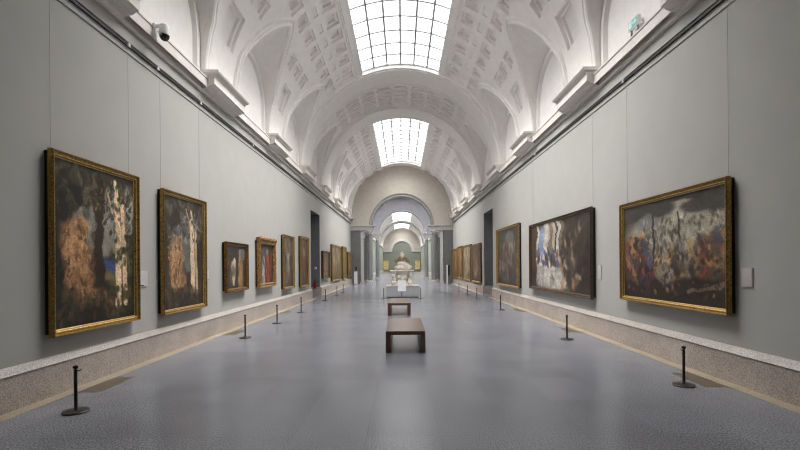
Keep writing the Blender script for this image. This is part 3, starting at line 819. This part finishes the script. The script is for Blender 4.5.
painting('painting', 1, 27.19, 30.60, .60, 3.10, upright(41, (56, 45, 38), [(.6, .5, .15, .3, (132, 82, 62)), (.3, .5, .15, .35, (116, 104, 92)), (.7, .8, .1, .1, (170, 160, 150)), (.45, .3, .1, .2, (150, 128, 104))], 3.4, 2.5, .06), 'dark framed painting first past the right doorway', 'carved', False)
painting('painting', 1, 31.01, 34.74, .60, 3.20, upright(42, (112, 98, 78), [(.5, .5, .2, .3, (164, 148, 122)), (.6, .7, .2, .2, (134, 130, 120))], 3.7, 2.6, .08), 'pale gilt framed painting second past the right doorway', 'gilt', False)
painting('painting', 1, 35.31, 38.12, .60, 3.28, upright(43, (96, 78, 58), [(.5, .5, .2, .3, (124, 100, 72))], 2.8, 2.7, .1), 'narrow looking brown painting third past the right doorway', 'gilt', False)
painting('painting', 1, 38.62, 42.25, .58, 3.18, upright(44, (108, 82, 58), [(.5, .5, .3, .3, (136, 100, 70))], 3.6, 2.6, .1), 'last golden brown painting on the right wall beside the end columns', 'gilt', False)
# --- far end wall of the gallery beyond
for x, lb in ((-4.15, 'pale gold painting on the far end wall, left of the sculpture'), (4.05, 'pale gold painting on the far end wall, right of the sculpture')):
    cv = Canvas(1.4, 2.3, (204, 184, 140), 51, .1, .2)
    t = thing('painting', lb, 'painting', (x, FY1, 0))
    frame_mesh('frame', 1.4, 2.3, .62, [(0, .0), (0, .12), (.05, .13), (.1, .08), (.1, .0)], [M['giltbright']], t)
    canvas_mesh(cv, 1.2, 2.1, .72, t, -.06)

# ------------------------------------------------------------------ wall cards
for side, y, z, w, h, lb in ((-1, 8.4, 1.55, .24, .30, 'small pale label card on the wall after the nearest left painting'),
                             (-1, 11.1, 1.54, .24, .26, 'small label card after the second painting on the left wall'),
                             (1, 6.29, 1.555, .2, .27, 'white label card on the wall beside the nearest right painting'),
                             (1, 10.98, 1.55, .2, .35, 'white label card beside the widest dark framed painting')):
    t = thing('wall_label', lb, 'label', (side*XW, y, 0), R_(90) if side < 0 else R_(-90))
    MB().box(-w/2, w/2, -.018, .003, z-h/2, z+h/2).build('board', M['card'], t)
    MB().box(-w/2+.01, w/2-.01, -.0205, -.016, z-h/2+.01, z+h/2-.01).build('printed_sheet', M['palepaper'], t)

# ------------------------------------------------------------------ stanchions
def stanchion(label, loc, rz):
    t = thing('stanchion', label, 'barrier post', loc, rz, 'low barrier posts')
    MB().lathe([(.142, 0), (.145, .006), (.145, .016), (.138, .022), (.03, .026), (.0, .026)], n=40).build('base', M['blackbase'], t, 30)
    MB().lathe([(.024, .02), (.019, .03), (.019, .515), (.022, .52)], n=16).build('post', M['black'], t, 40)
    cp = MB().lathe([(.012, .515), (.012, .53), (.026, .535), (.03, .55), (.026, .565), (.008, .572)], n=16).build('cap', M['black'], t, 50)
    MB().tube([(.015, 0, .50), (.05, 0, .50), (.06, 0, .508)], .007).build('hook', M['black'], t)
    return t
SL = [(-4.01, 5.44, 'nearest black barrier post on the left, below the largest painting'), (-3.89, 10.98, 'second black barrier post on the left, below the second painting'),
      (-3.87, 13.71, 'third black barrier post along the left wall'), (-3.85, 16.9, 'fourth black barrier post along the left wall'),
      (-3.9, 22.53, 'barrier post just before the left doorway'), (-3.88, 26.4, 'barrier post just past the left doorway'),
      (-3.86, 29.07, 'barrier post below the far left paintings, second past the doorway'), (-3.76, 34.29, 'farthest barrier post along the left wall'),
      (4.05, 6.40, 'nearest black barrier post on the right, below the nearest right painting'), (3.84, 10.37, 'second black barrier post on the right, below the dark framed painting'),
      (3.8, 17.17, 'third black barrier post on the right, below the gold framed painting'), (3.84, 22.86, 'barrier post just before the right doorway'),
      (3.86, 26.27, 'barrier post opposite the right doorway\'s far side'), (3.8, 29.72, 'barrier post below the far right paintings, second past the doorway'),
      (3.7, 33.61, 'farthest barrier post along the right wall'),
      (-.97, 23.3, 'barrier post at the left front corner of the sculpture pedestal'), (.97, 23.5, 'barrier post at the right front corner of the sculpture pedestal')]
p0 = None
for x, y, lb in SL:
    rz = R_(90) if x < 0 else R_(90)
    if p0 is None: p0 = stanchion(lb, (x, y, 0), R_(60))
    else: dup(p0, (x, y, 0), lb, rz)

# ------------------------------------------------------------------ benches
def bench(loc, L, label):
    t = thing('bench', label, 'bench', loc)
    bevel(MB().box(-.4, .4, 0, L, .36, .44).build('seat', M['bench'], t), .006)
    for sx in (-1, 1):
        a, b2 = (-.4, -.30) if sx < 0 else (.30, .4)
        bevel(MB().box(a, b2, .004, L-.004, 0, .358).build('side_panel', M['bench'], t), .005)
    return t
bench((.06, 8.93, 0), 2.22, 'nearer dark brown wooden bench in the middle of the floor')
bench((-.11, 15.5, 0), 2.35, 'farther dark wooden bench, between the nearer bench and sculpture')

# ------------------------------------------------------------------ sculpture on its pedestal
rg = random.Random(4)
ped = thing('pedestal', 'low grey block pedestal under the white marble sculpture', 'pedestal', (.02, 25.0, 0))
bevel(MB().box(-.88, .88, -.95, .95, .05, .60).build('block', M['pedestal'], ped), .01)
MB().box(-.84, .84, -.91, .91, 0, .05).build('recessed_foot', M['greymetal'], ped)
bevel(MB().box(-.92, .92, -.98, .98, .60, .63).build('top_slab', M['pedestal'], ped), .006)
sc = thing('marble_sculpture', 'ivory marble sculpture with carved base and heaped trophies on grey pedestal', 'sculpture', (.0, 24.9, .63))
b = MB()
b.box(-.62, .62, -.5, .5, 0, .07)
b.lathe([(.50, .07), (.46, .12), (.40, .2), (.36, .4), (.38, .6), (.46, .72), (.5, .8)], n=8)
for sx in (-1, 1):
    for sy in (-1, 1):
        b.ell((sx*.46, sy*.36, .16), (.16, .14, .13)); b.ell((sx*.44, sy*.34, .34), (.11, .11, .14), (0, 20*sx, 0)); b.ell((sx*.5, sy*.38, .55), (.12, .12, .12)); b.ell((sx*.44, sy*.34, .70), (.13, .12, .10))
for x in (-.2, 0, .2): b.ell((x, -.38, .48-.12*(x == 0)), (.11, .07, .11))
b.build('carved_base', M['marble'], sc, 60)
bevel(MB().box(-.66, .66, -.52, .52, .80, .86).build('slab', M['marble'], sc), .01)
b = MB()
for i in range(26):
    a = rg.uniform(0, 6.28); r = rg.uniform(.1, .42); z = .92+rg.uniform(0, .26)*(1-r)
    b.ell((r*1.15*math.cos(a), r*.85*math.sin(a), z), (rg.uniform(.1, .2), rg.uniform(.1, .2), rg.uniform(.03, .09)), (rg.uniform(-70, 70), rg.uniform(-70, 70), 0))
b.ell((0, 0, 1.0), (.44, .36, .2)); b.ell((0, 0, 1.18), (.3, .26, .18))
b.build('heaped_shields', M['marble'], sc, 60)
b = MB()
b.ell((0, 0, 1.40), (.13, .12, .2))
for sx in (-1, 1):
    for q in range(5):
        b.ell((sx*(.13+.055*q), .02, 1.40-.02*q+.03*(q % 2)), (.05, .06, .22-.025*q), (0, sx*(14+9*q), 0))
    b.ell((sx*.09, -.04, 1.22), (.06, .06, .1))
b.build('spreading_leaves', M['patina'], sc, 60)
b = MB(); b.ell((.02, 0, 1.66), (.10, .10, .12)); b.ell((.0, -.02, 1.80), (.075, .085, .09)); b.ell((-.05, -.06, 1.77), (.05, .06, .035)); b.ell((.06, .02, 1.72), (.08, .07, .06))
b.build('finial', M['marble'], sc, 60)

sg_ = thing('information_stand', 'white information panel on a post in front of the sculpture', 'sign', (-.02, 23.3, 0))
MB().box(-.2, .2, -.16, .16, 0, .02).build('foot', M['greymetal'], sg_)
MB().tube([(0, .02, .02), (0, .02, .62)], .022, 12).build('post', M['greymetal'], sg_)
pn = bevel(MB().box(-.21, .21, -.012, .012, -.30, .30).build('panel', M['whitemetal'], sg_), .004)
pn.location = (0, -.03, .68); pn.rotation_euler = (R_(-18), 0, 0)

# stands by the end columns
for x, y, lb in ((-4.3, 41.2, 'white totem with a black device on top by the left end columns'),):
    t = thing('totem', lb, 'stand', (x, y, 0))
    MB().box(-.17, .17, -.15, .15, 0, .03).build('foot', M['greymetal'], t)
    bevel(MB().box(-.15, .15, -.05, .05, .03, 1.2).build('panel', M['whitemetal'], t), .01)
    b = MB().box(-.02, .02, -.02, .02, 1.2, 1.3); b.box(-.03, .13, -.06, .06, 1.3, 1.62); b.lathe([(.05, 1.5), (.05, 1.66)], .05, 0, 16)
    b.build('device', M['black'], t)
t = thing('totem', 'slim white post with a black device by the right end columns', 'stand', (4.3, 41.2, 0))
MB().box(-.2, .2, -.15, .15, 0, .03).build('foot', M['greymetal'], t)
bevel(MB().box(-.17, -.06, -.05, .05, .03, 1.75).build('post', M['whitemetal'], t), .01)
bevel(MB().box(-.055, .13, -.05, .05, .75, 1.72).build('device', M['black'], t), .01)

# ------------------------------------------------------------------ small fittings
t = thing('mounted_camera', 'white dome security camera on the ledge above the left wall', 'camera', (-4.63, 8.5, 6.12))
t.scale = (.78, .78, .78)
MB().box(-.10, -.05, -.05, .05, 0, .36).box(-.25, -.05, -.05, .05, .36, .39).build('mast', M['whitemetal'], t)
MB().tube([(-.06, 0, .34), (.12, 0, .32)], .045, 12).build('arm', M['whitemetal'], t)
MB().lathe([(.05, .36), (.11, .34), (.125, .26), (.125, .12), (.12, .10)], .15, 0, 24).build('housing', M['whitemetal'], t, 40)
MB().lathe([(.118, .11), (.11, .05), (.08, 0), (.03, -.03), (.005, -.035)], .15, 0, 24).build('dome', M['glassdark'], t, 60)
t = thing('emergency_sign', 'green and white emergency exit sign on the ledge above the right wall', 'sign', (4.86, 9.2, 6.64))
t.scale = (.82, .82, .82)
bevel(MB().box(-.05, .05, -.23, .23, 0, .24).build('case', M['whitemetal'], t), .01)
MB().box(-.054, -.049, -.215, .215, .015, .225).build('face', M['signgreen'], t)
pg = MB()
pg.box(-.057, -.053, .05, .19, .04, .2)           # white doorway mark
pg.add([(-.0565, -.18, .12), (-.0565, -.10, .19), (-.0565, -.10, .14), (-.0565, .01, .14), (-.0565, .01, .10), (-.0565, -.10, .10), (-.0565, -.10, .05)], [(0, 1, 2, 3, 4, 5, 6)])
pg.build('pictogram', M['whitemetal'], t, fixn=False)
for yy in (-.15, .15):
    MB().box(-.02, .02, yy-.015, yy+.015, -.19, 0).build('bracket', M['greymetal'], t)

t = thing('fire_extinguisher', 'red fire extinguisher standing on its bracket inside the left doorway', 'extinguisher', (-5.18, DO1-.17, .42))
MB().lathe([(.0, .0), (.075, .005), (.08, .03), (.08, .36), (.06, .42), (.03, .44)], n=20).build('cylinder', M['red'], t, 40)
b = MB().box(-.02, .02, -.02, .02, .43, .5); b.box(-.09, .03, -.015, .015, .49, .52); b.build('valve', M['black'], t)
MB().tube([(.03, 0, .46), (.1, 0, .42), (.11, 0, .25), (.1, -.02, .08)], .013).build('hose', M['black'], t)
MB().box(-.06, .06, .07, .14, -.02, .3).build('wall_bracket', M['greymetal'], t)
t = thing('light_switch', 'small white switch plate on the jamb of the left doorway', 'switch', (-5.15, DO1-.03, 1.63))
bevel(MB().box(-.06, .06, -.02, .002, -.07, .07).build('plate', M['whitemetal'], t), .004)
MB().box(-.03, .03, -.026, -.018, -.04, .04).build('rocker', M['card'], t)

# brass plates let into the floor
n = 0
for y, wd in ((6.72, 'nearest'), (11.85, 'second'), (17.0, 'third')):
    for sx, sd in ((-1, 'left'), (1, 'right')):
        t = thing('floor_plate', '%s brown plate let into the floor beside the %s plinth' % (wd, sd), 'floor plate', (sx*4.46, y, 0), 0, 'brown plates along the plinths')
        MB().box(-.155, .155, -.42, .42, -.004, .003).build('plate', M['brass'], t)

# ------------------------------------------------------------------ light, camera, view
w = bpy.data.worlds.new('World'); SC.world = w; w.use_nodes = True
w.node_tree.nodes['Background'].inputs['Color'].default_value = (.68, .68, .67, 1)
w.node_tree.nodes['Background'].inputs['Strength'].default_value = .3
sun = bpy.data.lights.new('daylight', 'SUN'); sun.energy = 19; sun.angle = R_(108); sun.color = (1, .985, .96)
so = bpy.data.objects.new('daylight', sun); C.objects.link(so); so.location = (0, 15, 30)
for sx in (-1, 1):        # added suns from either side, to brighten the walls through the skylights
    l2 = bpy.data.lights.new('side_fill_sun', 'SUN'); l2.energy = 5.5; l2.angle = R_(36); l2.color = (1, .985, .96)
    o2 = bpy.data.objects.new('side_fill_sun', l2); C.objects.link(o2); o2.location = (sx*12, 15, 30)
    o2.rotation_euler = (0, R_(sx*30), 0)

cam = bpy.data.cameras.new('camera'); co = bpy.data.objects.new('camera', cam); C.objects.link(co)
cam.lens = 444/800*36; cam.sensor_width = 36; cam.sensor_fit = 'HORIZONTAL'
cam.shift_x = -2/800; cam.shift_y = 40/800; cam.clip_start = .05; cam.clip_end = 300
co.matrix_world = Matrix.Translation((0, 0, 1.77)) @ Matrix.Rotation(R_(90), 4, 'X') @ Matrix.Rotation(R_(-.45), 4, 'Z')
SC.camera = co
SC.view_settings.view_transform = 'Standard'; SC.view_settings.look = 'None'
SC.view_settings.gamma = 1; SC.view_settings.use_curve_mapping = False
SC.view_settings.exposure = .12
SC.cycles.use_denoising = True
SC.cycles.filter_width = 1.1
SC.cycles.max_bounces = 12; SC.cycles.diffuse_bounces = 8; SC.cycles.glossy_bounces = 4
SC.cycles.sample_clamp_indirect = 6
